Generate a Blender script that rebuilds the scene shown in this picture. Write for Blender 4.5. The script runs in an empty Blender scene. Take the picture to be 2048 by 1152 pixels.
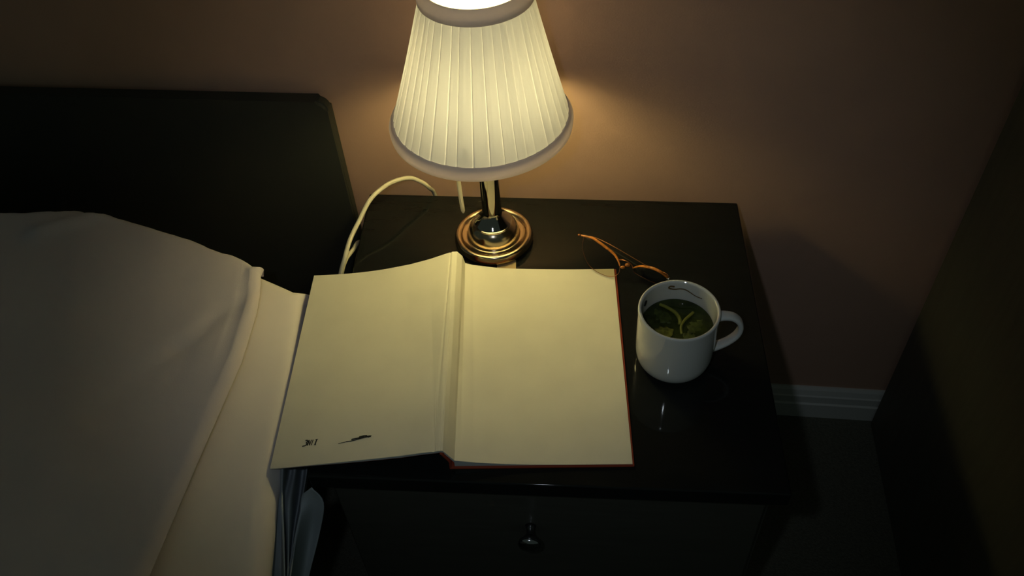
import bpy, bmesh, math, random
from mathutils import Vector, Matrix, noise
random.seed(4)
PI = math.pi
scene = bpy.context.scene
COL = scene.collection
TZ = 0.48                                    # height of the nightstand top

# ------------------------------------------------------------------ helpers
def interp(x, xs, ys):
    if x <= xs[0]: return ys[0]
    for i in range(1, len(xs)):
        if x <= xs[i]:
            t = (x - xs[i-1]) / (xs[i] - xs[i-1])
            return ys[i-1] + t * (ys[i] - ys[i-1])
    return ys[-1]

def smooth(a, b, x):
    t = max(0.0, min(1.0, (x - a) / (b - a)))
    return t * t * (3 - 2 * t)

def catmull(pts, n=8, closed=False):
    pts = [Vector(p) for p in pts]
    out = []
    m = len(pts)
    rng = range(m) if closed else range(m - 1)
    for i in rng:
        if closed:
            p0, p1, p2, p3 = pts[i-1], pts[i], pts[(i+1) % m], pts[(i+2) % m]
        else:
            p0, p1, p2, p3 = pts[max(i-1, 0)], pts[i], pts[i+1], pts[min(i+2, m-1)]
        for k in range(n):
            t = k / n
            out.append(0.5 * ((2*p1) + (p2-p0)*t + (2*p0-5*p1+4*p2-p3)*t*t + (3*p1-p0-3*p2+p3)*t**3))
    if not closed: out.append(pts[-1].copy())
    return out

def mesh_obj(name, verts, faces, m, parent=None, smooth_shade=True, recalc=True):
    me = bpy.data.meshes.new(name)
    me.from_pydata([tuple(v) for v in verts], [], faces)
    if recalc:
        bm = bmesh.new(); bm.from_mesh(me)
        bmesh.ops.recalc_face_normals(bm, faces=bm.faces)
        bm.to_mesh(me); bm.free()
    if smooth_shade:
        me.shade_smooth()
    me.materials.append(m)
    o = bpy.data.objects.new(name, me)
    COL.objects.link(o)
    if parent:
        o.parent = parent
        o.matrix_parent_inverse = Matrix.Translation(-Vector(parent.location))
    return o

def bm_obj(name, bm, m, parent=None, smooth_shade=False):
    me = bpy.data.meshes.new(name)
    bmesh.ops.recalc_face_normals(bm, faces=bm.faces)
    bm.to_mesh(me); bm.free()
    if smooth_shade: me.shade_smooth()
    me.materials.append(m)
    o = bpy.data.objects.new(name, me); COL.objects.link(o)
    if parent:
        o.parent = parent
        o.matrix_parent_inverse = Matrix.Translation(-Vector(parent.location))
    return o

def empty(name, loc, label, cat, group=None):
    o = bpy.data.objects.new(name, None); COL.objects.link(o)
    o.location = loc; o.empty_display_size = 0.05
    tag(o, label, cat, group)
    return o

def tag(o, label, cat, group=None):
    o['label'] = label; o['category'] = cat
    if group: o['group'] = group
    return o

def structure(o):
    o['kind'] = 'structure'
    return o

def lathe(profile, seg=64, centre=(0, 0, 0), closed_profile=False):
    vs, fs = [], []
    n = len(profile)
    for (r, z) in profile:
        for k in range(seg):
            a = 2 * PI * k / seg
            vs.append((centre[0] + r*math.cos(a), centre[1] + r*math.sin(a), centre[2] + z))
    for i in range(n if closed_profile else n - 1):
        j = (i + 1) % n
        for k in range(seg):
            l = (k + 1) % seg
            fs.append((i*seg+k, i*seg+l, j*seg+l, j*seg+k))
    if not closed_profile:
        if profile[0][0] > 1e-6: fs.append(tuple(range(seg)))
        if profile[-1][0] > 1e-6: fs.append(tuple((n-1)*seg + k for k in range(seg)))
    return vs, fs

def tube(pts, rad, seg=10, closed=False, caps=True, flat=1.0, up=None):
    pts = [Vector(p) for p in pts]; n = len(pts)
    rads = rad if isinstance(rad, (list, tuple)) else [rad]*n
    vs, fs = [], []
    ref = Vector(up) if up else None
    prev = None
    for i, p in enumerate(pts):
        if closed: t = pts[(i+1) % n] - pts[i-1]
        else: t = pts[min(i+1, n-1)] - pts[max(i-1, 0)]
        t.normalize()
        if ref is not None:
            a = ref - t * ref.dot(t)
        elif prev is None:
            a = t.orthogonal()
        else:
            a = prev - t * prev.dot(t)
        if a.length < 1e-9: a = t.orthogonal()
        a.normalize(); prev = a
        b = t.cross(a)
        for k in range(seg):
            w = 2*PI*k/seg
            vs.append(p + rads[i]*(flat*math.cos(w)*a + math.sin(w)*b))
    for i in range(n if closed else n-1):
        j = (i+1) % n
        for k in range(seg):
            l = (k+1) % seg
            fs.append((i*seg+k, i*seg+l, j*seg+l, j*seg+k))
    if caps and not closed:
        fs.append(tuple(range(seg))[::-1]); fs.append(tuple((n-1)*seg+k for k in range(seg)))
    return vs, fs

def prism(poly, z0, z1, bevel=0.0, segs=3):
    """a closed slab over a plan polygon, with rounded edges"""
    bm = bmesh.new()
    lo = [bm.verts.new((x, y, z0)) for x, y in poly]
    hi = [bm.verts.new((x, y, z1)) for x, y in poly]
    bm.faces.new(lo[::-1]); bm.faces.new(hi)
    n = len(poly)
    for i in range(n):
        bm.faces.new((lo[i], lo[(i+1) % n], hi[(i+1) % n], hi[i]))
    if bevel:
        bmesh.ops.bevel(bm, geom=bm.edges[:], offset=bevel, segments=segs, profile=0.5, affect='EDGES')
    return bm

def box(x0, x1, y0, y1, z0, z1, bevel=0.0, segs=2):
    return prism([(x0, y0), (x1, y0), (x1, y1), (x0, y1)], z0, z1, bevel, segs)

# ------------------------------------------------------------------ materials
def mat(name, color, rough=0.6, metal=0.0, ior=1.45, spec=0.5, noise_scale=None, noise_amt=0.15,
        bump_scale=None, bump=0.1, bump_dist=0.001, trans=0.0, coat=0.0, sheen=0.0, stretch=(1, 1, 1)):
    m = bpy.data.materials.new(name); m.use_nodes = True
    nt = m.node_tree; b = nt.nodes['Principled BSDF']
    b.inputs['Base Color'].default_value = (*color, 1)
    b.inputs['Roughness'].default_value = rough
    b.inputs['Metallic'].default_value = metal
    b.inputs['IOR'].default_value = ior
    b.inputs['Specular IOR Level'].default_value = spec
    b.inputs['Transmission Weight'].default_value = trans
    b.inputs['Coat Weight'].default_value = coat
    b.inputs['Sheen Weight'].default_value = sheen
    tc = nt.nodes.new('ShaderNodeTexCoord')
    mp = nt.nodes.new('ShaderNodeMapping'); mp.inputs['Scale'].default_value = stretch
    nt.links.new(tc.outputs['Object'], mp.inputs['Vector'])
    if noise_scale:
        nz = nt.nodes.new('ShaderNodeTexNoise'); nz.inputs['Scale'].default_value = noise_scale
        nz.inputs['Detail'].default_value = 5
        nt.links.new(mp.outputs['Vector'], nz.inputs['Vector'])
        rp = nt.nodes.new('ShaderNodeMapRange')
        rp.inputs['From Min'].default_value = 0.3; rp.inputs['From Max'].default_value = 0.7
        rp.inputs['To Min'].default_value = 1 - noise_amt; rp.inputs['To Max'].default_value = 1 + noise_amt
        nt.links.new(nz.outputs['Fac'], rp.inputs['Value'])
        mx = nt.nodes.new('ShaderNodeMix'); mx.data_type = 'RGBA'; mx.blend_type = 'MULTIPLY'
        mx.inputs['Factor'].default_value = 1
        mx.inputs['A'].default_value = (*color, 1)
        nt.links.new(rp.outputs['Result'], mx.inputs['B'])
        nt.links.new(mx.outputs['Result'], b.inputs['Base Color'])
    if bump_scale:
        nb = nt.nodes.new('ShaderNodeTexNoise'); nb.inputs['Scale'].default_value = bump_scale
        nb.inputs['Detail'].default_value = 4
        nt.links.new(mp.outputs['Vector'], nb.inputs['Vector'])
        bp = nt.nodes.new('ShaderNodeBump'); bp.inputs['Strength'].default_value = bump
        bp.inputs['Distance'].default_value = bump_dist
        nt.links.new(nb.outputs['Fac'], bp.inputs['Height'])
        nt.links.new(bp.outputs['Normal'], b.inputs['Normal'])
    return m

M = {}
M['wall'] = mat('wall_paint', (0.51, 0.315, 0.235), 0.85, noise_scale=9, noise_amt=0.04, bump_scale=420, bump=0.25, bump_dist=0.0007, spec=0.2)
M['side_wall'] = mat('side_wall_paint', (0.40, 0.30, 0.20), 0.85, noise_scale=9, noise_amt=0.05, spec=0.2)
M['trim'] = mat('white_trim_paint', (0.62, 0.62, 0.60), 0.45)
M['floor'] = mat('dark_carpet', (0.12, 0.12, 0.095), 0.95, noise_scale=220, noise_amt=0.2, bump_scale=350, bump=0.6, bump_dist=0.004)
M['lacquer'] = mat('black_lacquered_wood', (0.010, 0.011, 0.0105), 0.05, spec=0.27, noise_scale=14, noise_amt=0.1, stretch=(1, 9, 9))
M['lacquer_body'] = mat('black_lacquered_carcass', (0.066, 0.064, 0.054), 0.30, spec=0.5, noise_scale=14, noise_amt=0.08, stretch=(1, 9, 9))
M['headboard'] = mat('dark_headboard_leather', (0.045, 0.046, 0.038), 0.6, spec=0.25, bump_scale=500, bump=0.2, bump_dist=0.0006)
M['wardrobe'] = mat('dark_wardrobe_wood', (0.095, 0.092, 0.072), 0.6, spec=0.3, noise_scale=12, noise_amt=0.08, stretch=(9, 9, 1))
M['sheet'] = mat('cream_cotton_sheet', (0.80, 0.73, 0.69), 0.9, spec=0.15, sheen=0.1, bump_scale=900, bump=0.25, bump_dist=0.0005, noise_scale=6, noise_amt=0.04)
M['duvet'] = mat('pale_mauve_cotton_cover', (0.69, 0.625, 0.66), 0.92, spec=0.12, sheen=0.1, bump_scale=800, bump=0.3, bump_dist=0.0006, noise_scale=5, noise_amt=0.05)
M['shaded_sheet'] = mat('shade_tinted_sheet_cotton', (0.37, 0.41, 0.45), 0.9, spec=0.15, bump_scale=800, bump=0.25, bump_dist=0.0005)  # the bed sheet's own cloth, with its blue-grey shade put into the colour
M['mattress'] = mat('mattress_ticking', (0.25, 0.24, 0.22), 0.9)
M['paper'] = mat('cream_endpaper', (0.70, 0.66, 0.54), 0.8, spec=0.2, noise_scale=25, noise_amt=0.03, bump_scale=300, bump=0.12, bump_dist=0.0003)
M['pages'] = mat('page_block_edges', (0.42, 0.43, 0.42), 0.8, spec=0.2, noise_scale=400, noise_amt=0.15, stretch=(0.05, 0.05, 1))
M['cover'] = mat('rust_red_book_cloth', (0.27, 0.045, 0.02), 0.7, spec=0.25, bump_scale=900, bump=0.3, bump_dist=0.0004)
M['ink'] = mat('black_stamp_ink', (0.012, 0.012, 0.012), 0.7)
M['slip'] = mat('tan_paper_slip', (0.40, 0.29, 0.15), 0.8, spec=0.2)
M['glaze'] = mat('white_glazed_china', (0.66, 0.66, 0.63), 0.06, spec=0.5, coat=0.3)
M['tea'] = mat('green_herb_tea', (0.03, 0.04, 0.009), 0.06, ior=1.33, noise_scale=70, noise_amt=0.5)
M['leaf'] = mat('steeped_green_leaf', (0.21, 0.20, 0.03), 0.45, spec=0.3, noise_scale=180, noise_amt=0.5, bump_scale=240, bump=0.6, bump_dist=0.001)
M['leafdark'] = mat('dark_steeped_leaf', (0.055, 0.07, 0.014), 0.5, spec=0.3, noise_scale=160, noise_amt=0.5, bump_scale=240, bump=0.6, bump_dist=0.001)
M['stem'] = mat('pale_green_stem', (0.22, 0.22, 0.035), 0.45, spec=0.3)
M['brownbit'] = mat('brown_tea_residue', (0.13, 0.075, 0.02), 0.6)
M['blackbit'] = mat('dark_leaf_scrap', (0.01, 0.012, 0.006), 0.6)
M['metal'] = mat('brushed_antique_nickel', (0.46, 0.37, 0.26), 0.20, metal=1.0)
M['chrome'] = mat('dark_polished_nickel', (0.42, 0.39, 0.34), 0.07, metal=1.0)
M['cord'] = mat('cream_plastic_cord', (0.62, 0.57, 0.43), 0.5)
M['amber'] = mat('amber_tortoiseshell', (0.50, 0.165, 0.025), 0.25, spec=0.5, noise_scale=150, noise_amt=0.5)
M['wire'] = mat('copper_wire', (0.25, 0.10, 0.04), 0.3, metal=1.0)
M['hinge'] = mat('silver_hinge', (0.75, 0.75, 0.75), 0.15, metal=1.0)
M['knob'] = mat('dark_metal_knob', (0.34, 0.34, 0.36), 0.17, metal=1.0)

# lens: thin clear plastic with a brownish tint
def lens_material():
    m = bpy.data.materials.new('clear_lens'); m.use_nodes = True
    nt = m.node_tree; nt.nodes.clear()
    out = nt.nodes.new('ShaderNodeOutputMaterial')
    mix = nt.nodes.new('ShaderNodeMixShader'); gl = nt.nodes.new('ShaderNodeBsdfGlossy'); tr = nt.nodes.new('ShaderNodeBsdfTransparent')
    fr = nt.nodes.new('ShaderNodeFresnel'); fr.inputs['IOR'].default_value = 1.5
    tr.inputs['Color'].default_value = (0.80, 0.76, 0.66, 1)
    gl.inputs['Roughness'].default_value = 0.03
    nt.links.new(fr.outputs['Fac'], mix.inputs['Fac']); nt.links.new(tr.outputs[0], mix.inputs[1]); nt.links.new(gl.outputs[0], mix.inputs[2])
    nt.links.new(mix.outputs[0], out.inputs['Surface'])
    return m
M['lens'] = lens_material()

def trim_material():
    """satin binding tape, letting a little of the light through"""
    m = bpy.data.materials.new('satin_binding_tape'); m.use_nodes = True
    nt = m.node_tree; nt.nodes.clear()
    out = nt.nodes.new('ShaderNodeOutputMaterial')
    mix = nt.nodes.new('ShaderNodeMixShader'); df = nt.nodes.new('ShaderNodeBsdfDiffuse'); tl = nt.nodes.new('ShaderNodeBsdfTranslucent')
    df.inputs['Color'].default_value = (0.70, 0.66, 0.66, 1); tl.inputs['Color'].default_value = (0.85, 0.76, 0.80, 1)
    tc = nt.nodes.new('ShaderNodeTexCoord'); nz = nt.nodes.new('ShaderNodeTexNoise'); nz.inputs['Scale'].default_value = 350
    rp = nt.nodes.new('ShaderNodeMapRange'); rp.inputs['To Min'].default_value = TRIM_T*0.8; rp.inputs['To Max'].default_value = TRIM_T*1.2
    nt.links.new(tc.outputs['Object'], nz.inputs['Vector']); nt.links.new(nz.outputs['Fac'], rp.inputs['Value']); nt.links.new(rp.outputs['Result'], mix.inputs['Fac'])
    nt.links.new(df.outputs[0], mix.inputs[1]); nt.links.new(tl.outputs[0], mix.inputs[2])
    nt.links.new(mix.outputs[0], out.inputs['Surface'])
    return m
TRIM_T = 0.31
M['bias'] = trim_material()

def shade_material():
    """pleated fabric: part diffuse, part light let through; more cloth where the pleats lie double"""
    m = bpy.data.materials.new('pleated_shade_fabric'); m.use_nodes = True
    nt = m.node_tree; nt.nodes.clear()
    out = nt.nodes.new('ShaderNodeOutputMaterial')
    mix = nt.nodes.new('ShaderNodeMixShader'); df = nt.nodes.new('ShaderNodeBsdfDiffuse'); tl = nt.nodes.new('ShaderNodeBsdfTranslucent')
    at = nt.nodes.new('ShaderNodeAttribute'); at.attribute_name = 'cloth'
    df.inputs['Color'].default_value = (0.80, 0.78, 0.72, 1)
    tl.inputs['Color'].default_value = (0.87, 0.85, 1.0, 1)
    tcn = nt.nodes.new('ShaderNodeTexCoord'); nz = nt.nodes.new('ShaderNodeTexNoise'); nz.inputs['Scale'].default_value = 500
    nt.links.new(tcn.outputs['Object'], nz.inputs['Vector'])
    ml = nt.nodes.new('ShaderNodeMath'); ml.operation = 'MULTIPLY_ADD'
    ml.inputs[1].default_value = 0.03; ml.inputs[2].default_value = -0.015
    nt.links.new(nz.outputs['Fac'], ml.inputs[0])
    ad = nt.nodes.new('ShaderNodeMath'); ad.operation = 'ADD'
    nt.links.new(at.outputs['Fac'], ad.inputs[0]); nt.links.new(ml.outputs[0], ad.inputs[1])
    nt.links.new(ad.outputs[0], mix.inputs['Fac'])
    nt.links.new(df.outputs[0], mix.inputs[1]); nt.links.new(tl.outputs[0], mix.inputs[2])
    nt.links.new(mix.outputs[0], out.inputs['Surface'])
    return m
M['shade'] = shade_material()

BULB_STRENGTH = 53
def bulb_material():
    m = bpy.data.materials.new('lit_frosted_bulb'); m.use_nodes = True
    nt = m.node_tree; nt.nodes.clear()
    out = nt.nodes.new('ShaderNodeOutputMaterial'); em = nt.nodes.new('ShaderNodeEmission')
    em.inputs['Color'].default_value = (1.0, 0.87, 0.36, 1); em.inputs['Strength'].default_value = BULB_STRENGTH
    nt.links.new(em.outputs[0], out.inputs['Surface'])
    return m
M['bulb'] = bulb_material()

# ------------------------------------------------------------------ setting
WY = 0.89
structure(bm_obj('wall_back', box(-2.6, 2.2, WY, WY+0.1, 0, 2.6), M['wall']))
structure(bm_obj('floor', box(-2.6, 2.2, -2.6, WY, -0.05, 0), M['floor']))
def baseboard():
    prof = [(0, 0), (-0.013, 0), (-0.013, 0.034), (-0.0105, 0.0365), (-0.0105, 0.052), (-0.0085, 0.054), (-0.006, 0.064), (-0.003, 0.069), (0, 0.069)]
    vs, fs = [], []
    for x in (-2.6, 2.2):
        for y, z in prof: vs.append((x, WY + y, z))
    n = len(prof)
    for i in range(n): fs.append((i, (i+1) % n, n + (i+1) % n, n + i))
    fs.append(tuple(range(n))); fs.append(tuple(range(n, 2*n)))
    return mesh_obj('baseboard_back', vs, fs, M['trim'], smooth_shade=False)
structure(baseboard())

# tall dark piece at the right
w = empty('wardrobe', (0.75, 0.6, 0), 'tall dark wooden wardrobe standing against the wall beyond the baseboard, right of the nightstand', 'wardrobe')
bm_obj('side_panel', box(0.4405, 0.4605, 0.36, 0.872, 0.0, 1.95, 0.002), M['wardrobe'], w)
bm_obj('side_panel', box(1.04, 1.06, 0.36, 0.872, 0.0, 1.95, 0.002), M['wardrobe'], w)
bm_obj('carcass', box(0.461, 1.039, 0.385, 0.872, 0.06, 1.93), M['wardrobe'], w)
bm_obj('top_panel', box(0.4405, 1.06, 0.36, 0.872, 1.951, 1.975, 0.002), M['wardrobe'], w)
for x0 in (0.4625, 0.7525):
    d = bm_obj('door', box(x0, x0+0.285, 0.364, 0.384, 0.07, 1.92, 0.002), M['wardrobe'], w)
    hx = x0 + (0.25 if x0 < 0.6 else 0.035)
    vs, fs = tube([(hx, 0.34, 0.92), (hx, 0.34, 1.08)], 0.006, 10)
    mesh_obj('handle', vs, fs, M['knob'], d)

# ------------------------------------------------------------------ nightstand
QUAD = [(-0.2920, 0.4228), (0.1828, 0.4428), (0.1573, 0.8632), (-0.3270, 0.8534)]   # front left, front right, back right, back left
ns = empty('nightstand', (-0.07, 0.64, 0), 'black glossy wooden nightstand between the bed and the wardrobe', 'nightstand')
top_o = bm_obj('table_top', prism(QUAD, TZ-0.022, TZ, 0.0022, 5), M['lacquer'], ns, True)
wn = top_o.modifiers.new('even_normals', 'WEIGHTED_NORMAL'); wn.weight = 100
def inset(q, d):
    c = (sum(p[0] for p in q)/4, sum(p[1] for p in q)/4)
    return [(p[0] + (d if p[0] < c[0] else -d), p[1] + (d if p[1] < c[1] else -d)) for p in q]
body = inset(QUAD, 0.010)
bm_obj('carcass', prism([(body[0][0], body[0][1]+0.012), (body[1][0], body[1][1]+0.012), body[2], body[3]], 0.09, TZ-0.0225, 0.001, 1), M['lacquer_body'], ns)
F0, F1 = Vector((body[0][0]+0.008, body[0][1], 0)), Vector((body[1][0]-0.008, body[1][1], 0))
fdir = (F1-F0).normalized(); fn = Vector((fdir.y, -fdir.x, 0))
def front_quad(z0, z1):
    a, b = F0, F1
    c, d = b - fn*0.0118, a - fn*0.0118
    return prism([(a.x, a.y), (b.x, b.y), (c.x, c.y), (d.x, d.y)], z0, z1, 0.0012, 2)
def drawer(z0, z1, kz):
    dr = bm_obj('drawer', front_quad(z0, z1), M['lacquer_body'], ns)
    mid = (F0+F1)/2 + fdir*(-0.0175)
    prof = [(0.0, 0.0), (0.006, 0.0), (0.0045, 0.004), (0.0042, 0.010), (0.0075, 0.0145), (0.0115, 0.018), (0.0125, 0.0215), (0.0110, 0.0245), (0.006, 0.0262), (0.0, 0.0268)]
    vs, fs = lathe(prof, 32)
    rot = fn.to_track_quat('Z', 'Y').to_matrix()
    vs = [rot @ Vector(v) + Vector((mid.x, mid.y, kz)) for v in vs]
    mesh_obj('knob', vs, fs, M['knob'], dr)
drawer(0.235, TZ-0.026, 0.378)
drawer(0.100, 0.229, 0.17)
for (x, y) in inset(QUAD, 0.032):
    bm_obj('leg', box(x-0.02, x+0.02, y-0.02, y+0.02, 0.0, 0.0895, 0.002), M['lacquer_body'], ns)

# ------------------------------------------------------------------ bed
bed = empty('bed', (-1.2, 0.0, 0), 'bed with a tall dark headboard standing left of the nightstand', 'bed')
def headboard():
    bm = bmesh.new()
    x0, x1, z0, z1, r = -2.2, -0.362, 0.08, 0.617, 0.014
    pts = [(x0, z0), (x1, z0)]
    for k in range(7):
        a = k/6*PI/2
        pts.append((x1 - r + r*math.cos(a), z1 - r + r*math.sin(a)))
    pts.append((x0, z1))
    f = [bm.verts.new((x + 0.004*(z1-z)/0.5, 0.864, z)) for x, z in pts]
    b = [bm.verts.new((x + 0.004*(z1-z)/0.5, 0.883, z)) for x, z in pts]
    bm.faces.new(f); bm.faces.new(b[::-1])
    n = len(pts)
    for i in range(n): bm.faces.new((f[i], b[i], b[(i+1) % n], f[(i+1) % n]))
    bmesh.ops.bevel(bm, geom=[e for e in bm.edges if abs(e.verts[0].co.y - e.verts[1].co.y) < 1e-6], offset=0.004, segments=3, affect='EDGES')
    return bm
bm_obj('headboard', headboard(), M['headboard'], bed)
bm_obj('bed_frame', box(-2.1, -0.43, -1.25, 0.863, 0.12, 0.24, 0.006), M['headboard'], bed)
for x, y in ((-2.05, -1.2), (-0.50, -1.2), (-2.05, 0.79), (-0.50, 0.79)):
    bm_obj('leg', box(x-0.03, x+0.03, y-0.03, y+0.03, 0.0, 0.1195, 0.003), M['headboard'], bed)
mt = bm_obj('mattress', box(-2.08, -0.45, -1.22, 0.59, 0.2405, 0.452, 0.03, 4), M['mattress'], smooth_shade=False)
tag(mt, 'thick mattress lying on the bed frame under the sheet', 'mattress')

# plan outlines of the linen
def xr_sheet(y):
    return interp(y, [-1.2, 0.10, 0.30, 0.36, 0.40, 0.433, 0.55, 0.62, 0.666, 0.75], [-0.33, -0.312, -0.299, -0.311, -0.320, -0.327, -0.339, -0.353, -0.363, -0.374])
def yb_sheet(x):
    return interp(x, [-2.0, -0.85, -0.72, -0.61, -0.51, -0.47, -0.43, -0.403, -0.380, -0.365, -0.33], [0.75, 0.765, 0.775, 0.757, 0.728, 0.711, 0.694, 0.683, 0.673, 0.662, 0.645])
def xr_duvet(y):
    return interp(y, [-1.2, 0.20, 0.304, 0.41, 0.542, 0.614, 0.66, 0.72], [-0.40, -0.399, -0.398, -0.397, -0.394, -0.400, -0.410, -0.432])
def yb_duvet(x):
    w_ = 0.0035*noise.noise(Vector((x*26, 0.4, 0))) + 0.002*noise.noise(Vector((x*70, 3.1, 0)))
    return w_ + interp(x, [-2.0, -0.85, -0.770, -0.670, -0.570, -0.520, -0.477, -0.452, -0.440, -0.425, -0.405, -0.38], [0.715, 0.728, 0.736, 0.747, 0.729, 0.717, 0.702, 0.694, 0.684, 0.672, 0.650, 0.62])

def sheet_surface(xr, yb, ztop, r, drop, na, nb, xl, yf, tuck):
    """cloth over a plan outline: a flat field that rolls over its right and head edges and hangs `drop` below"""
    ne = 14
    A = [(i/na)**0.8 for i in range(na+1)]
    B = [(j/nb)**0.75 for j in range(nb+1)]
    def roll(k):
        t = k/ne
        if t <= 0.5:
            a = t/0.5*PI/2
            return r*math.sin(a), r*(1-math.cos(a))
        s = (t-0.5)/0.5
        return r - tuck*s, r + (drop-r)*s
    vs, idx = [], {}
    for i in range(na+1+ne):
        ax = A[min(i, na)]
        oa, da = roll(max(0, i-na)) if i > na else (0, 0)
        for j in range(nb+1+ne):
            by = B[min(j, nb)]
            ob, db = roll(max(0, j-nb)) if j > nb else (0, 0)
            y0 = yf + by*(0.7-yf)
            x = xl + ax*(xr(y0) - r - xl)
            ye = yb(x) - r
            y = yf + by*(ye - yf)
            x = xl + ax*(xr(y) - r - xl)
            idx[i, j] = len(vs)
            vs.append([x + oa, y + ob, ztop(x + oa, y + ob) - max(da, db)])
    fs = []
    for i in range(na+ne):
        for j in range(nb+ne):
            fs.append((idx[i, j], idx[i+1, j], idx[i+1, j+1], idx[i, j+1]))
    return vs, fs

def z_sheet(x, y):
    n = noise.noise(Vector((x*7, y*5, 1.3)))*0.003 + noise.noise(Vector((x*22, y*14, 4.0)))*0.0012
    k = smooth(-0.415, -0.355, x)
    return 0.4885 + n*(1-0.8*k) - 0.0066*k - 0.003*smooth(0.45, 0.7, y)*(1-k) - 0.0050*smooth(0.395, 0.425, y)*(1-smooth(-0.001, 0.006, (-0.3285 - 0.1136*(y-0.427)) - x))
vs, fs = sheet_surface(xr_sheet, yb_sheet, z_sheet, 0.020, 0.19, 90, 110, -1.4, -0.9, 0.045)
sh = mesh_obj('bed_sheet', vs, fs, M['sheet'])
tag(sh, 'cream cotton sheet stretched over the mattress, showing as a strip beside the book', 'sheet')

def seg_dist(x, y, a, b):
    ax, ay = a; bx, by = b
    t = max(0, min(1, ((x-ax)*(bx-ax) + (y-ay)*(by-ay)) / ((bx-ax)**2 + (by-ay)**2)))
    return math.hypot(x-ax-t*(bx-ax), y-ay-t*(by-ay)), t
def z_duvet(x, y):
    e = xr_duvet(y) - x
    n = noise.noise(Vector((x*5, y*4, 7.3)))*0.006 + noise.noise(Vector((x*17, y*11, 2.0)))*0.0012
    z = 0.515 + 0.016*smooth(0.0, 0.22, e) + n*smooth(0, 0.06, e)
    # stitched hem beside the edge, fading towards the foot
    z -= 0.0034*math.exp(-((e-0.0175)/0.0024)**2)*smooth(0.47, 0.58, y)
    z -= 0.0012*math.exp(-((e-0.028)/0.003)**2)*smooth(0.56, 0.62, y)
    # creases running in from the corner
    for a, b, dep, wd in (((-0.412, 0.640), (-0.465, 0.545), 0.0036, 0.009), ((-0.465, 0.545), (-0.515, 0.45), 0.0022, 0.012), ((-0.435, 0.600), (-0.50, 0.530), -0.0008, 0.014),
                          ((-0.62, 0.745), (-0.70, 0.70), -0.007, 0.012), ((-0.44, 0.62), (-0.455, 0.50), 0.0014, 0.006)):
        d, t = seg_dist(x, y, a, b)
        z -= dep*math.exp(-(d/wd)**2)
    return z
vs, fs = sheet_surface(xr_duvet, yb_duvet, z_duvet, 0.012, 0.0175, 130, 150, -1.4, -0.9, 0.006)
dv = mesh_obj('duvet', vs, fs, M['duvet'])
tag(dv, 'pale mauve duvet spread over the bed, its hemmed edge running beside the sheet strip', 'duvet')

# linen that hangs down between the bed and the nightstand
COLS = [
 [(-0.3380,0.4306,0.4654),(-0.3270,0.4023,0.4594),(-0.3190,0.3787,0.4480),(-0.3090,0.3403,0.4288)],
 [(-0.3300,0.4339,0.4610),(-0.3200,0.4051,0.4553),(-0.3140,0.3799,0.4465),(-0.3050,0.3395,0.4314)],
 [(-0.3220,0.4299,0.4688),(-0.3120,0.3960,0.4728),(-0.3060,0.3722,0.4628),(-0.2970,0.3335,0.4460)],
 [(-0.3300,0.4505,0.4333),(-0.3200,0.4086,0.4490),(-0.3140,0.3839,0.4389),(-0.3050,0.3443,0.4209)],
 [(-0.3220,0.4482,0.4383),(-0.3120,0.4083,0.4510),(-0.3060,0.3801,0.4476),(-0.2970,0.3374,0.4376)],
 [(-0.3280,0.4681,0.4043),(-0.3180,0.4281,0.4145),(-0.3120,0.3945,0.4189),(-0.3030,0.3454,0.4189)],
 [(-0.3180,0.4613,0.4170),(-0.3080,0.4192,0.4320),(-0.3020,0.3860,0.4369),(-0.2930,0.3355,0.4424)],
 [(-0.3280,0.4793,0.3856),(-0.3180,0.4376,0.3975),(-0.3120,0.4017,0.4051),(-0.3030,0.3495,0.4101)],
]
def drape(cols, name, m, n=10, parent=None):
    rows = []
    for c in cols:
        c = [Vector(p) for p in c]
        first = c[0] + Vector((-0.004, 0.02, 0.002))
        last = c[-1] + (c[-1]-c[-2])*1.3
        rows.append(catmull([first] + c + [last], 6))
    m_ = len(rows[0]); grid = []
    for k in range(m_):
        grid.append(catmull([r[k] for r in rows], 6))
    vs = [p for g in grid for p in g]; w_ = len(grid[0]); fs = []
    for k in range(m_-1):
        for q in range(w_-1):
            fs.append((k*w_+q, k*w_+q+1, (k+1)*w_+q+1, (k+1)*w_+q))
    o = mesh_obj(name, vs, fs, m, parent)
    return o
COLS.insert(0, [(x-0.014, y-0.004, z-0.004) for x, y, z in COLS[0]])
vl = drape(COLS, 'side_drop', M['shaded_sheet'], parent=sh)
vl['label'] = 'hanging sheet folds with blue-grey shade painted in'
PANEL = [
 [(-0.3020,0.4169,0.4524),(-0.3020,0.4038,0.4453),(-0.3020,0.3799,0.4382),(-0.3000,0.3399,0.4316)],
 [(-0.2867,0.4140,0.4745),(-0.2915,0.4140,0.4439),(-0.3051,0.4050,0.3943),(-0.3127,0.3700,0.3636)],
 [(-0.2851,0.4130,0.4755),(-0.2781,0.4120,0.4495),(-0.2919,0.4050,0.3965),(-0.3052,0.3750,0.3542)],
]
def panel_mesh():
    rows = [catmull([Vector(p) for p in c] + [Vector(c[-1]) + (Vector(c[-1])-Vector(c[-2]))*1.2], 5) for c in PANEL]
    vs, fs = [], []
    w_ = None
    for k in range(len(rows[0])):
        g = catmull([r[k] for r in rows], 5); w_ = len(g); vs += g
    for k in range(len(rows[0])-1):
        for q in range(w_-1): fs.append((k*w_+q, k*w_+q+1, (k+1)*w_+q+1, (k+1)*w_+q))
    o = mesh_obj('corner_flap', vs, fs, M['shaded_sheet'], vl)
    return o
panel_mesh()
for o in (vl,) + tuple(vl.children):
    md = o.modifiers.new('thickness', 'SOLIDIFY'); md.thickness = 0.0012; md.offset = -1

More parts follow.
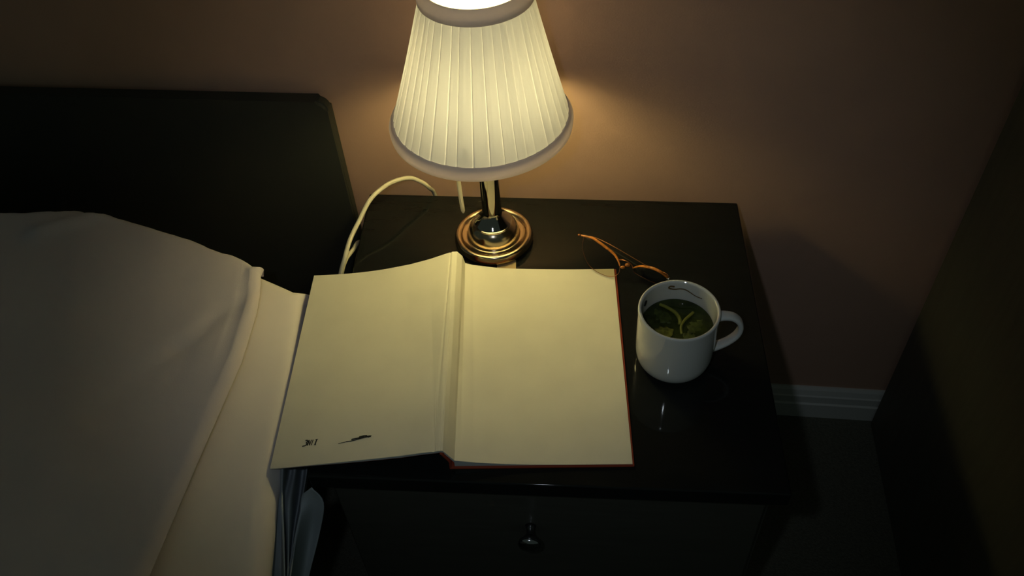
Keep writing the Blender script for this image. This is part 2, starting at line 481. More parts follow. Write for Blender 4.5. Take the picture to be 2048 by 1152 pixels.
# ------------------------------------------------------------------ book
TH = math.radians(5.6)
BO = Vector((-0.1485, 0.4446, TZ)); BU = Vector((math.cos(TH), math.sin(TH), 0)); BV = Vector((-math.sin(TH), math.cos(TH), 0)); BL = 0.2686
HB = [(-0.1835, 0.0030), (-0.1413, 0.0088), (-0.0997, 0.0152), (-0.0485, 0.0236), (-0.0131, 0.0308), (-0.0080, 0.0322), (-0.0055, 0.0318), (-0.0023, 0.0262),
      (0.0027, 0.0167), (0.0042, 0.0138), (0.0097, 0.0128), (0.0244, 0.0098), (0.0600, 0.0058), (0.0985, 0.0040), (0.1400, 0.0036), (0.1800, 0.0034)]
HT = [(-0.1850, 0.0045), (-0.1403, 0.0066), (-0.1028, 0.0116), (-0.0652, 0.0199), (-0.0400, 0.0282), (-0.0181, 0.0372), (-0.0120, 0.0394), (-0.0066, 0.0396),
      (-0.0010, 0.0322), (0.0003, 0.0252), (0.0013, 0.0200), (0.0098, 0.0164), (0.0424, 0.0101), (0.0784, 0.0072), (0.1264, 0.0050), (0.1790, 0.0042)]
def page_point(s, t):
    """a point on the open pages: s runs through the profile 0..15, t from the near edge (0) to the far edge (1)"""
    i = min(int(s), len(HB)-2); f = s - i
    def cm(T, k):
        p0, p1, p2, p3 = T[max(k-1, 0)], T[k], T[k+1], T[min(k+2, len(T)-1)]
        r = []
        for c in (0, 1):
            a0, a1, a2, a3 = p0[c], p1[c], p2[c], p3[c]
            m1 = (a2-a0)/2; m2 = (a3-a1)/2
            if c == 0: r.append(a1 + f*(a2-a1))
            else: r.append(a1 + f*(a2-a1) if 4 <= k <= 9 else (0.5*(2*a1 + (a2-a0)*f + (2*a0-5*a1+4*a2-a3)*f*f + (3*a1-a0-3*a2+a3)*f**3)))
        return r
    b, tt = cm(HB, i), cm(HT, i)
    u = b[0] + t*(tt[0]-b[0]); h = b[1] + t*(tt[1]-b[1])
    return u, h
def bp(u, v, h): return BO + BU*u + BV*v + Vector((0, 0, h))
def s_of_u(u, t):
    lo, hi = 0.0, 15.0
    for _ in range(40):
        mid = (lo+hi)/2
        if page_point(mid, t)[0] < u: lo = mid
        else: hi = mid
    return (lo+hi)/2
def strip(name, s0, s1, ns, top_off, thick, m, parent, nv=14, v0=0.0, v1=1.0, fixed_bottom=None, groove=False):
    """a slab following the page profile between two profile stations"""
    vs, fs = [], []
    nv_ = nv
    for j in range(nv_+1):
        t = v0 + (v1-v0)*j/nv_
        for i in range(ns+1):
            s = s0 + (s1-s0)*i/ns
            u, h = page_point(s, t)
            hh = h + top_off
            if groove:
                for gu, gd, gw in ((-0.0150, 0.0011, 0.0006), (-0.0085, 0.0007, 0.0005)):
                    hh -= gd*math.exp(-((u-gu-0.001*t)/gw)**2)
            vs.append(bp(u, t*BL, hh))
    nt_ = len(vs)
    for j in range(nv_+1):
        t = v0 + (v1-v0)*j/nv_
        for i in range(ns+1):
            s = s0 + (s1-s0)*i/ns
            u, h = page_point(s, t)
            hb = fixed_bottom if fixed_bottom is not None else h + top_off - (thick(s) if callable(thick) else thick)
            vs.append(bp(u, t*BL, hb))
    W = ns+1
    for j in range(nv_):
        for i in range(ns):
            a = j*W+i
            fs.append((a, a+1, a+W+1, a+W)); fs.append((nt_+a, nt_+a+W, nt_+a+W+1, nt_+a+1))
    for i in range(ns):
        fs.append((i, nt_+i, nt_+i+1, i+1)); a = nv_*W+i; fs.append((a, a+1, nt_+a+1, nt_+a))
    for j in range(nv_):
        a = j*W; fs.append((a, a+W, nt_+a+W, nt_+a)); a = j*W+ns; fs.append((a, nt_+a, nt_+a+W, a+W))
    o = mesh_obj(name, vs, fs, m, parent, smooth_shade=False)
    o.data.shade_auto_smooth() if hasattr(o.data, 'shade_auto_smooth') else None
    for p in o.data.polygons: p.use_smooth = True
    o.data.set_sharp_from_angle(angle=math.radians(38))
    return o

book = empty('open_book', (BO.x, BO.y+0.13, TZ), 'large blank cream book with rust red cover lying open across nightstand and bed edge', 'book')
strip('left_page', 0.0, 6.3, 110, 0.0, 0.0011, M['paper'], book, groove=True)
strip('gutter', 6.3, 9.0, 30, 0.0, 0.0011, M['paper'], book)
strip('right_page', 9.0, 15.0, 80, 0.0, 0.0006, M['paper'], book)
strip('left_page_block', 0.03, 6.2, 60, -0.00115, lambda s: 0.0006 + 0.0024*smooth(0.0, 3.0, s), M['pages'], book, v0=0.002, v1=0.998)
strip('gutter_block', 6.3, 8.9, 20, -0.0012, 0.0040, M['pages'], book, v0=0.002, v1=0.998)
strip('right_page_block', 8.6, 14.96, 60, -0.00065, 0.0, M['pages'], book, v0=0.002, v1=0.998, fixed_bottom=0.0026)
# red cloth cover: flat right board, upright spine, thin left board
def right_board():
    u1 = 0.1818
    poly = [(-0.0014, -0.0016), (u1, -0.0016), (u1, BL+0.0016), (-0.0010, BL+0.0016)]
    pts = [bp(u, v, 0) for u, v in poly]
    return prism([(p.x, p.y) for p in pts], TZ+0.0002, TZ+0.0025, 0.0005, 2)
cov = bm_obj('right_board', right_board(), M['cover'], book)
cov['label'] = 'rust red cloth board'
def face_u(h, t):
    lo, hi = 6.2, 9.0
    if h <= page_point(9.0, t)[1]: return page_point(9.0, t)[0]
    for _ in range(30):
        m_ = (lo+hi)/2
        if page_point(m_, t)[1] > h: lo = m_
        else: hi = m_
    return page_point(lo, t)[0]
def spine_mesh():
    vs, fs = [], []
    nv_, ns_ = 12, 12
    for off in (0.0, 0.0019):
        for j in range(nv_+1):
            t = j/nv_
            top_h = page_point(6.0, t)[1] - 0.0036
            for i in range(ns_+1):
                k = i/ns_
                h = 0.0004 + k*(top_h-0.0004)
                u = face_u(h + 0.001, t) - 0.0060 + 0.0012*k
                vs.append(bp(u + off, -0.0014 + t*(BL+0.0024), h))
    W = ns_+1; N = (nv_+1)*W
    for j in range(nv_):
        for i in range(ns_):
            a = j*W+i
            fs += [(a, a+1, a+W+1, a+W), (N+a, N+a+W, N+a+W+1, N+a+1)]
    for i in range(ns_):
        fs.append((i, N+i, N+i+1, i+1)); a = nv_*W+i; fs.append((a, a+1, N+a+1, N+a))
    for j in range(nv_):
        a = j*W; fs.append((a, a+W, N+a+W, N+a)); a = j*W+ns_; fs.append((a, N+a, N+a+W, a+W))
    return mesh_obj('spine', vs, fs, M['cover'], book)
spine_mesh()
strip('left_board', 0.06, 5.6, 60, -0.0018, lambda s: 0.0010 + 0.0026*smooth(0.0, 3.0, s), M['cover'], book, v0=0.004, v1=0.996)

# printing on the left page, lying just on the paper
def page_xy(u, v):
    t = v/BL
    return bp(u, v, page_point(s_of_u(u, t), t)[1] + 0.00025)
def ink_strokes(name, strokes, parent):
    vs, fs = [], []
    for pts, wdt in strokes:
        base = len(vs); n = len(pts)
        for i, (u, v) in enumerate(pts):
            a = pts[max(i-1, 0)]; b = pts[min(i+1, n-1)]
            dx, dy = b[0]-a[0], b[1]-a[1]; l = math.hypot(dx, dy) or 1
            ox, oy = -dy/l*wdt/2, dx/l*wdt/2
            for q in (-1, 1): vs.append(page_xy(u+q*ox, v+q*oy))
        for i in range(n-1): fs.append((base+2*i, base+2*i+1, base+2*i+3, base+2*i+2))
    return mesh_obj(name, vs, fs, M['ink'], parent, smooth_shade=False)
inv = lambda P: ((Vector(P)-BO).dot(BU), (Vector(P)-BO).dot(BV))
def lerp2(a, b, k): return (a[0]+(b[0]-a[0])*k, a[1]+(b[1]-a[1])*k)
# the stamp is a row of four slanted bold characters: 3 N I L
su, sv = -0.1528, 0.0236; cw, ch = 0.0034, 0.0066; sl = 0.28
def g(k, x, y): return (su + k*(cw+0.0003) + x*cw + sl*y*ch*0.5, sv + y*ch)
S = []
S += [([g(0, .05, .98), g(0, .55, 1.0), g(0, .9, .82), g(0, .6, .55), g(0, .95, .3), g(0, .6, .02), g(0, -.35, -.05)], 0.0014)]
S += [([g(1, .1, 0), g(1, .1, 1)], 0.0014), ([g(1, .1, 1), g(1, .85, 0)], 0.0009), ([g(1, .85, 0), g(1, .85, 1)], 0.0010)]
S += [([g(2, .3, 0), g(2, .3, 1)], 0.0010)]
S += [([g(3, -.1, 1), g(3, .75, 1)], 0.0008), ([g(3, .35, 0), g(3, .35, 1)], 0.0015), ([g(3, .1, .02), g(3, .7, .02)], 0.0008)]
ink_strokes('stamp', S, book)
D = [([(-0.1155, 0.0222), (-0.1115, 0.0230), (-0.1065, 0.0237)], 0.0007), ([(-0.1075, 0.0238), (-0.1030, 0.0237), (-0.0985, 0.0244), (-0.0920, 0.0258), (-0.0870, 0.0266), (-0.0822, 0.0272)], 0.0011),
     ([(-0.1022, 0.0256), (-0.0960, 0.0264), (-0.0890, 0.0274)], 0.0016), ([(-0.0945, 0.0278), (-0.0900, 0.0287), (-0.0860, 0.0284)], 0.0012),
     ([(-0.0935, 0.0272), (-0.0880, 0.0276), (-0.0822, 0.0278)], 0.0010), ([(-0.0850, 0.0262), (-0.0820, 0.0268), (-0.0815, 0.0280)], 0.0011)]
ink_strokes('ink_scribble', D, book)

# slip of paper sticking out from under the lamp base
bmS = prism([(-0.1370, 0.7130), (-0.1135, 0.7140), (-0.1180, 0.7560), (-0.1400, 0.7550)], TZ+0.0001, TZ+0.0005)
# ------------------------------------------------------------------ lamp
LX, LY = -0.1475, 0.7745
lamp = empty('table_lamp', (LX, LY, TZ), 'lit table lamp with a pleated cream shade and brass-toned base on the nightstand', 'lamp')
LZ = TZ + 0.0007
basep = [(0.0, 0.0), (0.0455, 0.0), (0.0470, 0.0010), (0.0474, 0.0028), (0.0484, 0.0036), (0.0489, 0.0050), (0.0487, 0.0070), (0.0481, 0.0096), (0.0472, 0.0120), (0.0456, 0.0135), (0.0432, 0.0138), (0.0408, 0.0127), (0.0388, 0.0110),
         (0.0355, 0.0101), (0.0332, 0.0102), (0.0325, 0.0110), (0.0322, 0.0132), (0.0316, 0.0166), (0.0307, 0.0200), (0.0294, 0.0236), (0.0277, 0.0266), (0.0257, 0.0290), (0.0236, 0.0309), (0.0, 0.0311)]
def refine(p, n=4):
    out = []
    for q in catmull([(a, 0, b) for a, b in p], n): out.append((max(q.x, 0.0), q.z))
    return out
vs, fs = lathe(refine(basep[1:-1], 4), 96, (LX, LY, LZ)); mesh_obj('base', vs, fs, M['metal'], lamp)
colp = [(0.0238, 0.0318), (0.0238, 0.0325), (0.0225, 0.0332), (0.0205, 0.0352), (0.0182, 0.0376), (0.0160, 0.0404), (0.0140, 0.0436), (0.0125, 0.0470), (0.0119, 0.0495), (0.0117, 0.0525), (0.0117, 0.0900), (0.0117, 0.1700)]
vs, fs = lathe(refine(colp, 3), 64, (LX, LY, LZ)); col_o = mesh_obj('column', vs, fs, M['chrome'], lamp); col_o.data.set_sharp_from_angle(angle=math.radians(25))
vs, fs = lathe([(0.0135, 0.1702), (0.0135, 0.174), (0.012, 0.176), (0.012, 0.184), (0.0145, 0.186), (0.0145, 0.203), (0.0122, 0.2063)], 40, (LX, LY, LZ)); mesh_obj('socket', vs, fs, M['metal'], lamp)
bulbp = [(0.0115, 0.2065), (0.0125, 0.2115), (0.0165, 0.2190), (0.0205, 0.2280), (0.0225, 0.2380), (0.0215, 0.2480), (0.0175, 0.2570), (0.0100, 0.2630), (0.0005, 0.2645)]
vs, fs = lathe(refine(bulbp, 3), 40, (LX, LY, LZ)); mesh_obj('bulb', vs, fs, M['bulb'], lamp)

SZ0, SZ1, SR0, SR1 = 0.1800, 0.3425, 0.0995, 0.0530
SX = LX - 0.003                             # the shade sits a touch off the column
NP = 42
CLOTH = 0.105
def shade_mesh():
    W = [0.0, 0.03, 0.07, 0.11, 0.30, 0.36, 0.55, 0.75, 0.88, 0.92, 0.955, 0.985]
    sub, rows = len(W), 20
    rnd = random.Random(11)
    ton = [rnd.uniform(-1, 1) for k in range(NP)]
    lay = [rnd.uniform(0.2, 1) for k in range(NP)]
    wid = [rnd.uniform(0.72, 1.28) for k in range(NP)]
    tot = sum(wid); edges = [0]
    for q in wid: edges.append(edges[-1] + q/tot*2*PI)
    vs, att = [], []
    seg = NP*sub
    for j in range(rows+1):
        f = 0.045 + 0.91*j/rows                # the ends are bound in tape
        z = SZ0 + f*(SZ1-SZ0)
        R = SR0 + f*(SR1-SR0) - 0.0012*math.sin(f*PI)
        for k in range(NP):
            for q in range(sub):
                w_ = W[q]
                a = edges[k] + (edges[k+1]-edges[k])*w_
                # knife pleat: a soft roll that rises along its width and tucks under the next fold
                amp = 0.0013*(0.6 + 0.4*math.sin(f*PI))
                rr = R + amp*(w_ - 0.5) + 0.0004*math.sin(w_*PI)*(0.5+lay[k])
                if w_ > 0.97: rr = R - amp*0.4
                vs.append((SX + 0.0060*f + rr*math.cos(a), LY + rr*math.sin(a), LZ + z))
                c = CLOTH*(1 + 0.10*ton[k]*(0.5+0.5*f))
                c *= 1 - 0.16*lay[k]*(1 - smooth(0.30, 0.36, w_))     # the part that lies double
                if 0.90 < w_ < 0.98: c *= 1.65
                if w_ < 0.05 or w_ > 0.98: c *= 0.5
                att.append(c)
    fs = []
    for j in range(rows):
        for k in range(seg):
            l = (k+1) % seg
            fs.append((j*seg+k, j*seg+l, (j+1)*seg+l, (j+1)*seg+k))
    o = mesh_obj('lamp_shade', vs, fs, M['shade'], lamp)
    a = o.data.attributes.new('cloth', 'FLOAT', 'POINT')
    a.data.foreach_set('value', att)
    o.data.set_sharp_from_angle(angle=math.radians(40))
    return o
shade = shade_mesh()
def band(name, za, zb, ra, rb, th):
    prof = [(ra + th, za), (ra + th + 0.0006, za + (zb-za)*0.5), (rb + th, zb), (rb + th*0.3, zb + 0.0008*(1 if zb > za else -1)), (rb - th, zb), (ra - th, za), (ra, za - 0.0010)]
    vs, fs = lathe(prof, 96, (SX, LY, LZ), closed_profile=True)
    dx = 0.0060*((za+zb)/2 - SZ0)/(SZ1 - SZ0)
    return mesh_obj(name, [(x+dx, y, z) for x, y, z in vs], fs, M['bias'], shade)
def shade_r(z): return SR0 + (z-SZ0)/(SZ1-SZ0)*(SR1-SR0)
band('lower_trim', SZ0-0.0015, SZ0+0.0120, shade_r(SZ0), shade_r(SZ0+0.0120), 0.0016)
band('upper_trim', SZ1-0.0130, SZ1+0.0015, shade_r(SZ1-0.0130), shade_r(SZ1), 0.0016)
# wire spider that carries the shade from the socket
def spider():
    vs, fs = [], []
    for k in range(3):
        a = 2*PI*k/3 + 0.5
        v, f = tube([(LX+0.0150*math.cos(a), LY+0.0150*math.sin(a), LZ+0.188), (LX+0.060*math.cos(a), LY+0.060*math.sin(a), LZ+0.2060), (SX+0.0860*math.cos(a), LY+0.0860*math.sin(a), LZ+0.2120)], 0.0011, 8)
        b = len(vs); vs += v; fs += [tuple(b+i for i in q) for q in f]
    return mesh_obj('shade_carrier', vs, fs, M['metal'], lamp)
spider()
# switch cord hanging from the socket
pc = catmull([(LX-0.0140, LY-0.002, LZ+0.1895), (-0.1720, 0.772, TZ+0.186), (-0.1815, 0.770, TZ+0.160), (-0.1830, 0.770, TZ+0.120), (-0.1828, 0.769, TZ+0.080), (-0.1815, 0.768, TZ+0.050)], 6)
n_ = len(pc)
vs, fs = tube(pc, [0.0026 if i < n_-2 else (0.0024 if i == n_-2 else 0.0012) for i in range(n_)], 12)
pcord = mesh_obj('pull_cord', vs, fs, M['cord'], lamp); pcord['label'] = 'cream cord hanging below the shade'

slip = bm_obj('paper_slip', bmS, M['slip'])
tag(slip, 'small tan paper slip under the front of the lamp base', 'paper')

# ------------------------------------------------------------------ power cord
cpts = [(-0.2360, 0.8760, 0.30), (-0.2385, 0.8740, 0.42), (-0.2420, 0.8700, 0.468), (-0.2451, 0.8590, 0.4890), (-0.2514, 0.8530, 0.5030), (-0.2653, 0.8470, 0.5150), (-0.2810, 0.8317, 0.5220), (-0.2930, 0.8137, 0.5250),
        (-0.3052, 0.7934, 0.5220), (-0.3151, 0.7687, 0.5100), (-0.3228, 0.7425, 0.5000), (-0.3262, 0.7210, 0.4890), (-0.3318, 0.7090, 0.4720), (-0.3360, 0.7000, 0.4450), (-0.3375, 0.6980, 0.4300), (-0.3362, 0.7020, 0.4420),
        (-0.3330, 0.7146, 0.4675), (-0.3312, 0.7340, 0.4735), (-0.3292, 0.7600, 0.4660), (-0.3292, 0.7840, 0.4560), (-0.3300, 0.8100, 0.42), (-0.3310, 0.8250, 0.34)]
vs, fs = tube(catmull(cpts, 8), 0.0028, 12)
pw = mesh_obj('power_cord', vs, fs, M['cord'])
tag(pw, 'cream electric cord looping over the back corner of the nightstand beside the headboard', 'cord')

# ------------------------------------------------------------------ mug
MX, MY = 0.0715, 0.6005
mug = empty('mug', (MX, MY, TZ), 'white china mug of herb tea standing on the nightstand, right of the book', 'mug')
MZ = TZ + 0.0003
mp_out = [(0.0005, 0.0), (0.0300, 0.0), (0.0330, 0.0006), (0.0358, 0.0028), (0.0387, 0.0075), (0.0404, 0.0140), (0.0411, 0.0220), (0.0415, 0.0400), (0.0417, 0.0600), (0.0418, 0.0720), (0.0420, 0.0795), (0.0414, 0.0812), (0.0402, 0.0815), (0.0390, 0.0806),
          (0.0384, 0.0780), (0.0380, 0.0600), (0.0374, 0.0400), (0.0366, 0.0200), (0.0345, 0.0080), (0.0300, 0.0050), (0.0005, 0.0048)]
vs, fs = lathe(refine(mp_out, 3), 96, (MX, MY, MZ)); mesh_obj('cup', vs, fs, M['glaze'], mug)
HA = math.radians(4)
def handle_mesh():
    path = [(0.0400, 0.0690), (0.0470, 0.0705), (0.0560, 0.0690), (0.0635, 0.0620), (0.0660, 0.0520), (0.0635, 0.0410), (0.0560, 0.0310), (0.0470, 0.0240), (0.0385, 0.0205)]
    c, s = math.cos(HA), math.sin(HA)
    pts = catmull([(MX + r*c, MY + r*s, MZ + z) for r, z in path], 6)
    n = len(pts)
    rad = [0.0050 if 4 < i < n-5 else 0.0056 for i in range(n)]
    return tube(pts, rad, 16, flat=0.62, caps=False, up=None)
def strap():
    path = [(0.0395, 0.0700), (0.0470, 0.0712), (0.0560, 0.0692), (0.0632, 0.0622), (0.0657, 0.0520), (0.0632, 0.0410), (0.0560, 0.0312), (0.0470, 0.0242), (0.0380, 0.0200)]
    c, s = math.cos(HA), math.sin(HA)
    P = catmull([(r, 0, z) for r, z in path], 6)
    tang = Vector((-s, c, 0)); vs, fs = [], []; seg = 16; n = len(P)
    for i, p in enumerate(P):
        t = (P[min(i+1, n-1)] - P[max(i-1, 0)]).normalized()
        nrm = Vector((t.z, 0, -t.x))
        e = abs(i/(n-1) - 0.5)*2
        wa = 0.0056 + 0.0012*e**4; wb = 0.0031 + 0.0010*e**6
        for k in range(seg):
            a = 2*PI*k/seg
            ca, sa = math.cos(a), math.sin(a)
            ca = math.copysign(abs(ca)**0.75, ca); sa = math.copysign(abs(sa)**0.75, sa)
            q = p + nrm*(wb*ca)
            vs.append(Vector((MX + q.x*c, MY + q.x*s, MZ + q.z)) + tang*(wa*sa))
    for i in range(n-1):
        for k in range(seg):
            l = (k+1) % seg; fs.append((i*seg+k, i*seg+l, (i+1)*seg+l, (i+1)*seg+k))
    return vs, fs
vs, fs = strap(); mesh_obj('handle', vs, fs, M['glaze'], mug)

# tea and what floats in it
TEA_H = 0.0560
def wavy_disc():
    prof = [(0.0004, 0.0055), (0.0290, 0.0055), (0.0340, 0.0085), (0.0361, 0.0200), (0.0369, 0.0400), (0.03745, TEA_H-0.0002), (0.0368, TEA_H), (0.0300, TEA_H-0.0001), (0.0150, TEA_H-0.0001), (0.0004, TEA_H-0.0001)]
    return lathe(prof, 72, (MX, MY, MZ))
vs, fs = wavy_disc(); tea = mesh_obj('herb_tea', vs, fs, M['tea'])
tag(tea, 'dark green herb tea filling the white mug', 'tea')
def leaf(cx, cy, ang, ln, wd, curl, lift, m):
    nu, nv_ = 14, 8; vs, fs = [], []
    c, s = math.cos(ang), math.sin(ang)
    for i in range(nu+1):
        f = i/nu
        half = wd/2*(math.sin(PI*f**0.8)**0.8 if 0 < f < 1 else 0.02) * (1 + 0.10*math.sin(f*26))
        for j in range(nv_+1):
            g_ = (j/nv_*2-1)
            x = (f-0.5)*ln; y = g_*half
            z = lift + curl*(1-(2*f-1)**2) - 0.0016*abs(g_)**1.6 + 0.0005*math.sin(f*22+g_*3)
            vs.append((MX+cx + c*x - s*y, MY+cy + s*x + c*y, MZ+TEA_H + max(z, -0.004)))
    W = nv_+1
    for i in range(nu):
        for j in range(nv_): a = i*W+j; fs.append((a, a+1, a+W+1, a+W))
    o = mesh_obj('mint_leaf', vs, fs, m)
    md = o.modifiers.new('thickness', 'SOLIDIFY'); md.thickness = 0.0005; md.offset = 1
    return o
tag(leaf(-0.0140, -0.0120, 0.5, 0.024, 0.019, 0.0014, 0.0002, M['leaf']), 'broad pale olive leaf floating at the near left of the tea', 'leaf', 'leaves floating in the tea')
tag(leaf(0.0020, -0.0265, 0.15, 0.026, 0.012, 0.0010, 0.0002, M['leaf']), 'olive leaf floating against the near rim of the tea', 'leaf', 'leaves floating in the tea')
tag(leaf(0.0190, 0.0000, 0.9, 0.026, 0.017, 0.0010, 0.0000, M['leafdark']), 'dark ribbed leaf floating on the handle side of the tea', 'leaf', 'leaves floating in the tea')
tag(leaf(-0.0150, 0.0120, 2.3, 0.026, 0.018, 0.0007, 0.0000, M['leafdark']), 'dark leaf floating on the far left of the tea, under the curved stem', 'leaf', 'leaves floating in the tea')
tag(leaf(0.0140, -0.0160, -0.5, 0.020, 0.013, 0.0006, 0.0000, M['leafdark']), 'small dark leaf floating between the two olive leaves and the handle side', 'leaf', 'leaves floating in the tea')
def stem(pts, r0, r1):
    P = catmull([(MX+x, MY+y, MZ+TEA_H+z) for x, y, z in pts], 6); n = len(P)
    return tube(P, [r0 + (r1-r0)*i/(n-1) for i in range(n)], 8)
vs, fs = stem([(-0.0180, 0.0270, 0.0012), (-0.0110, 0.0230, 0.0018), (-0.0020, 0.0160, 0.0018), (0.0025, 0.0080, 0.0012), (0.0030, 0.0010, 0.0000)], 0.0017, 0.0023)
tag(mesh_obj('herb_sprig', vs, fs, M['stem']), 'curved pale green stem floating at the far left of the tea', 'stem', 'stems floating in the tea')
vs, fs = stem([(0.0170, 0.0180, 0.0012), (0.0130, 0.0130, 0.0014), (0.0075, 0.0060, 0.0012), (0.0040, -0.0020, 0.0004), (0.0045, -0.0120, 0.0000)], 0.0017, 0.0013)
tag(mesh_obj('herb_sprig', vs, fs, M['stem']), 'straight green stem floating towards the far right of the tea', 'stem', 'stems floating in the tea')
# residue stuck to the inside of the rim
def wall_pt(deg, z, inn=0.0004):
    r = interp(z, [0.04, 0.06, 0.078], [0.0374, 0.0380, 0.0384]) - inn
    a = math.radians(deg); return (MX + r*math.cos(a), MY + r*math.sin(a), MZ + z)
P = catmull([wall_pt(96, 0.0745), wall_pt(103, 0.0752), wall_pt(104, 0.0725), wall_pt(95, 0.0705), wall_pt(86, 0.0715), wall_pt(78, 0.0712), wall_pt(70, 0.0690), wall_pt(60, 0.0668), wall_pt(48, 0.0680)], 6)
vs, fs = tube(P, [0.0010 - 0.0006*i/(len(P)-1) for i in range(len(P))], 8)
tag(mesh_obj('tea_strand', vs, fs, M['brownbit']), 'thin brown squiggle of residue stuck inside the far wall of the mug', 'residue')
def scrap():
    vs, fs = [], []
    spots = [(156, 0.0715), (152, 0.0722), (149, 0.0705), (150, 0.0675), (154, 0.0655), (158, 0.0672), (159, 0.0695)]
    for d, z in spots: vs.append(wall_pt(d, z, 0.0001))
    n = len(spots)
    for d, z in spots: vs.append(wall_pt(d, z, 0.0009))
    fs.append(tuple(range(n))); fs.append(tuple(range(n, 2*n))[::-1])
    for i in range(n): fs.append((i, (i+1) % n, n+(i+1) % n, n+i))
    return mesh_obj('leaf_scrap', vs, fs, M['blackbit'], smooth_shade=False)
tag(scrap(), 'tiny black leaf scrap stuck inside the left wall of the mug', 'leaf scrap')

# ------------------------------------------------------------------ glasses
LENS_A = [(-0.0342,0.7548,0.5122), (-0.0239,0.7514,0.5127), (-0.0146,0.7456,0.5106), (-0.0054,0.7393,0.5081), (0.0026,0.7333,0.5054), (0.0076,0.7272,0.5017), (0.0103,0.7216,0.4975), (0.0095,0.7159,0.4922), (0.0050,0.7135,0.4885), (-0.0020,0.7140,0.4866), (-0.0098,0.7169,0.4865), (-0.0189,0.7217,0.4877), (-0.0264,0.7277,0.4905), (-0.0317,0.7352,0.4954), (-0.0353,0.7446,0.5027)]
LENS_B = [(0.0255,0.7173,0.4995), (0.0330,0.7066,0.5138), (0.0438,0.6965,0.5227), (0.0538,0.6907,0.5237), (0.0627,0.6890,0.5171), (0.0661,0.6936,0.5035), (0.0624,0.7034,0.4869), (0.0511,0.7114,0.4827), (0.0405,0.7170,0.4830), (0.0315,0.7208,0.4853), (0.0266,0.7216,0.4893)]
gl = empty('eyeglasses', (0.015, 0.72, TZ), 'folded amber tortoiseshell eyeglasses standing on the nightstand behind the mug', 'eyeglasses')
def lens(loop):
    pts = catmull(loop, 4, closed=True); c = sum(pts, Vector())/len(pts)
    n = Vector()
    for i in range(len(pts)): n += (pts[i]-c).cross(pts[(i+1) % len(pts)]-c)
    n.normalize()
    if n.y > 0: n = -n
    vs, fs = [], []; K = len(pts); rings = [1.0, 0.75, 0.5, 0.25]
    for f in rings:
        for p in pts: vs.append(c + (p-c)*f + n*(0.0016*(1-f*f)))
    vs.append(c + n*0.0016)
    for a in range(len(rings)-1):
        for k in range(K): l = (k+1) % K; fs.append((a*K+k, a*K+l, (a+1)*K+l, (a+1)*K+k))
    for k in range(K): fs.append(((len(rings)-1)*K+k, (len(rings)-1)*K+(k+1) % K, len(vs)-1))
    o = mesh_obj('lens', vs, fs, M['lens'], gl)
    return o
lens(LENS_A); lens(LENS_B)
def rim(pts, r, m, name, closed=False, taper=True):
    P = catmull(pts, 6, closed=closed); n = len(P)
    rad = [r*(0.45 + 0.55*math.sin(PI*min(max(i/(n-1), 0.06), 0.94))) if taper else r for i in range(n)]
    vs, fs = tube(P, rad, 10, closed=closed)
    o = mesh_obj(name, vs, fs, m, gl)
    return o
b = rim([(-0.0391,0.7564,0.5120)] + LENS_A[0:7], 0.0017, M['amber'], 'brow_bar'); b['label'] = 'amber brow bar'
b = rim(LENS_B[0:5] + [(0.0648, 0.6893, 0.5140)], 0.0017, M['amber'], 'brow_bar'); b['label'] = 'amber brow bar'
rim(LENS_A[6:] + [LENS_A[0]], 0.00032, M['wire'], 'lower_rim', taper=False)
rim([LENS_B[4]] + LENS_B[5:] + [LENS_B[0]], 0.00032, M['wire'], 'lower_rim', taper=False)
rim([LENS_A[5], (0.0115, 0.7250, 0.5045), (0.0180, 0.7215, 0.5060), (0.0238, 0.7190, 0.5030), LENS_B[0]], 0.0007, M['wire'], 'bridge', taper=False)
def ball(c, r, sc, name, m):
    bm = bmesh.new(); bmesh.ops.create_uvsphere(bm, u_segments=16, v_segments=10, radius=r)
    for v in bm.verts: v.co = Vector((v.co.x*sc[0], v.co.y*sc[1], v.co.z*sc[2])) + Vector(c)
    return bm_obj(name, bm, m, gl, True)
ball((0.0189, 0.7194, 0.5020), 0.0026, (1.2, 0.8, 1.0), 'nose_pad', M['amber'])
ball((0.0136, 0.7172, 0.5000), 0.0024, (1.2, 0.7, 0.9), 'nose_pad', M['amber'])
rim([(0.0189, 0.7194, 0.5020), (0.0215, 0.7185, 0.5000), (0.0240, 0.7185, 0.4985)], 0.0004, M['wire'], 'pad_arm', taper=False)
rim([(0.0136, 0.7172, 0.5000), (0.0118, 0.7180, 0.4990), (0.0101, 0.7195, 0.4985)], 0.0004, M['wire'], 'pad_arm', taper=False)
t1 = rim([(0.0650, 0.6910, 0.5130), (0.0640, 0.6985, 0.5110), (0.0560, 0.7060, 0.5085), (0.0448, 0.7120, 0.5070), (0.0225, 0.7277, 0.5080), (-0.0039, 0.7462, 0.5090), (-0.0250, 0.7610, 0.5060), (-0.0400, 0.7700, 0.4970)], 0.0004, M['wire'], 'temple', taper=False)
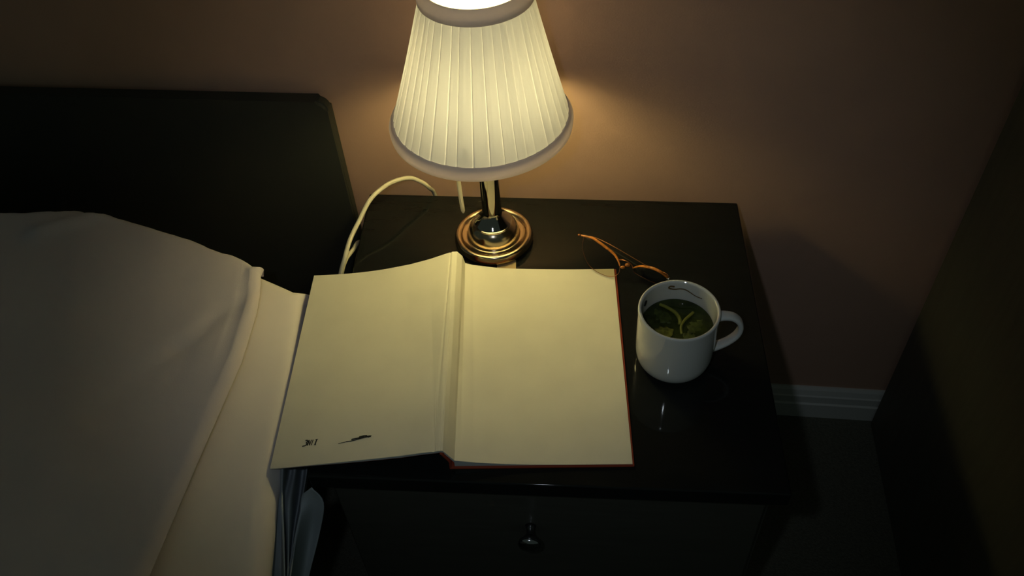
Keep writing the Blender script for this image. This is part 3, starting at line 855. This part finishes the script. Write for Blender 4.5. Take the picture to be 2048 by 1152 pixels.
t2 = rim([(-0.0391, 0.7570, 0.5110), (-0.0400, 0.7660, 0.5060), (-0.0330, 0.7690, 0.5010), (-0.0100, 0.7570, 0.4960), (0.0250, 0.7350, 0.4910), (0.0500, 0.7180, 0.4850), (0.0680, 0.7020, 0.4810)], 0.0005, M['blackbit'], 'temple', taper=False)
ball((0.0652, 0.6893, 0.5138), 0.0016, (1.3, 1, 0.8), 'hinge', M['hinge'])
ball((-0.0396, 0.7564, 0.5120), 0.0020, (1.3, 1, 0.8), 'hinge', M['wire'])

# ------------------------------------------------------------------ light: the lamp's own bulb, a weak camera flash, the dim room
Rm = [[0.99238763, 0.11307317, -0.04879804], [-0.04955365, 0.72937153, 0.68232075], [-0.11274407, 0.67470855, -0.72942248]]
RIGHT, UP, FWD = (Vector(r) for r in Rm)
CAM = Vector((0, 0, 1.23))
fl = bpy.data.lights.new('camera_flash', 'SPOT')
fl.energy = 2.75; fl.color = (0.80, 0.91, 1.0); fl.shadow_soft_size = 0.012
fl.spot_size = math.radians(62); fl.spot_blend = 0.9
fo = bpy.data.objects.new('camera_flash', fl); COL.objects.link(fo)
fpos = CAM - RIGHT*0.075 + UP*0.03
aim = Vector((-0.08, 0.72, 0.52))
zax = (fpos - aim).normalized(); fo.matrix_world = Matrix.LocRotScale(fpos, zax.to_track_quat('Z', 'Y'), None)

wd = bpy.data.worlds.new('dim_room'); scene.world = wd; wd.use_nodes = True
bg = wd.node_tree.nodes['Background']
bg.inputs['Color'].default_value = (0.72, 0.98, 0.82, 1); bg.inputs['Strength'].default_value = 0.040

# ------------------------------------------------------------------ camera
cd = bpy.data.cameras.new('camera'); cd.sensor_width = 36; cd.lens = 1727/2048*36; cd.clip_start = 0.01
co = bpy.data.objects.new('camera', cd); COL.objects.link(co)
rotm = Matrix((RIGHT, UP, -FWD)).transposed().to_4x4(); rotm.translation = CAM
co.matrix_world = rotm
scene.camera = co
vs_ = scene.view_settings
vs_.view_transform = 'Standard'; vs_.look = 'None'; vs_.gamma = 1; vs_.use_curve_mapping = False; vs_.exposure = 0
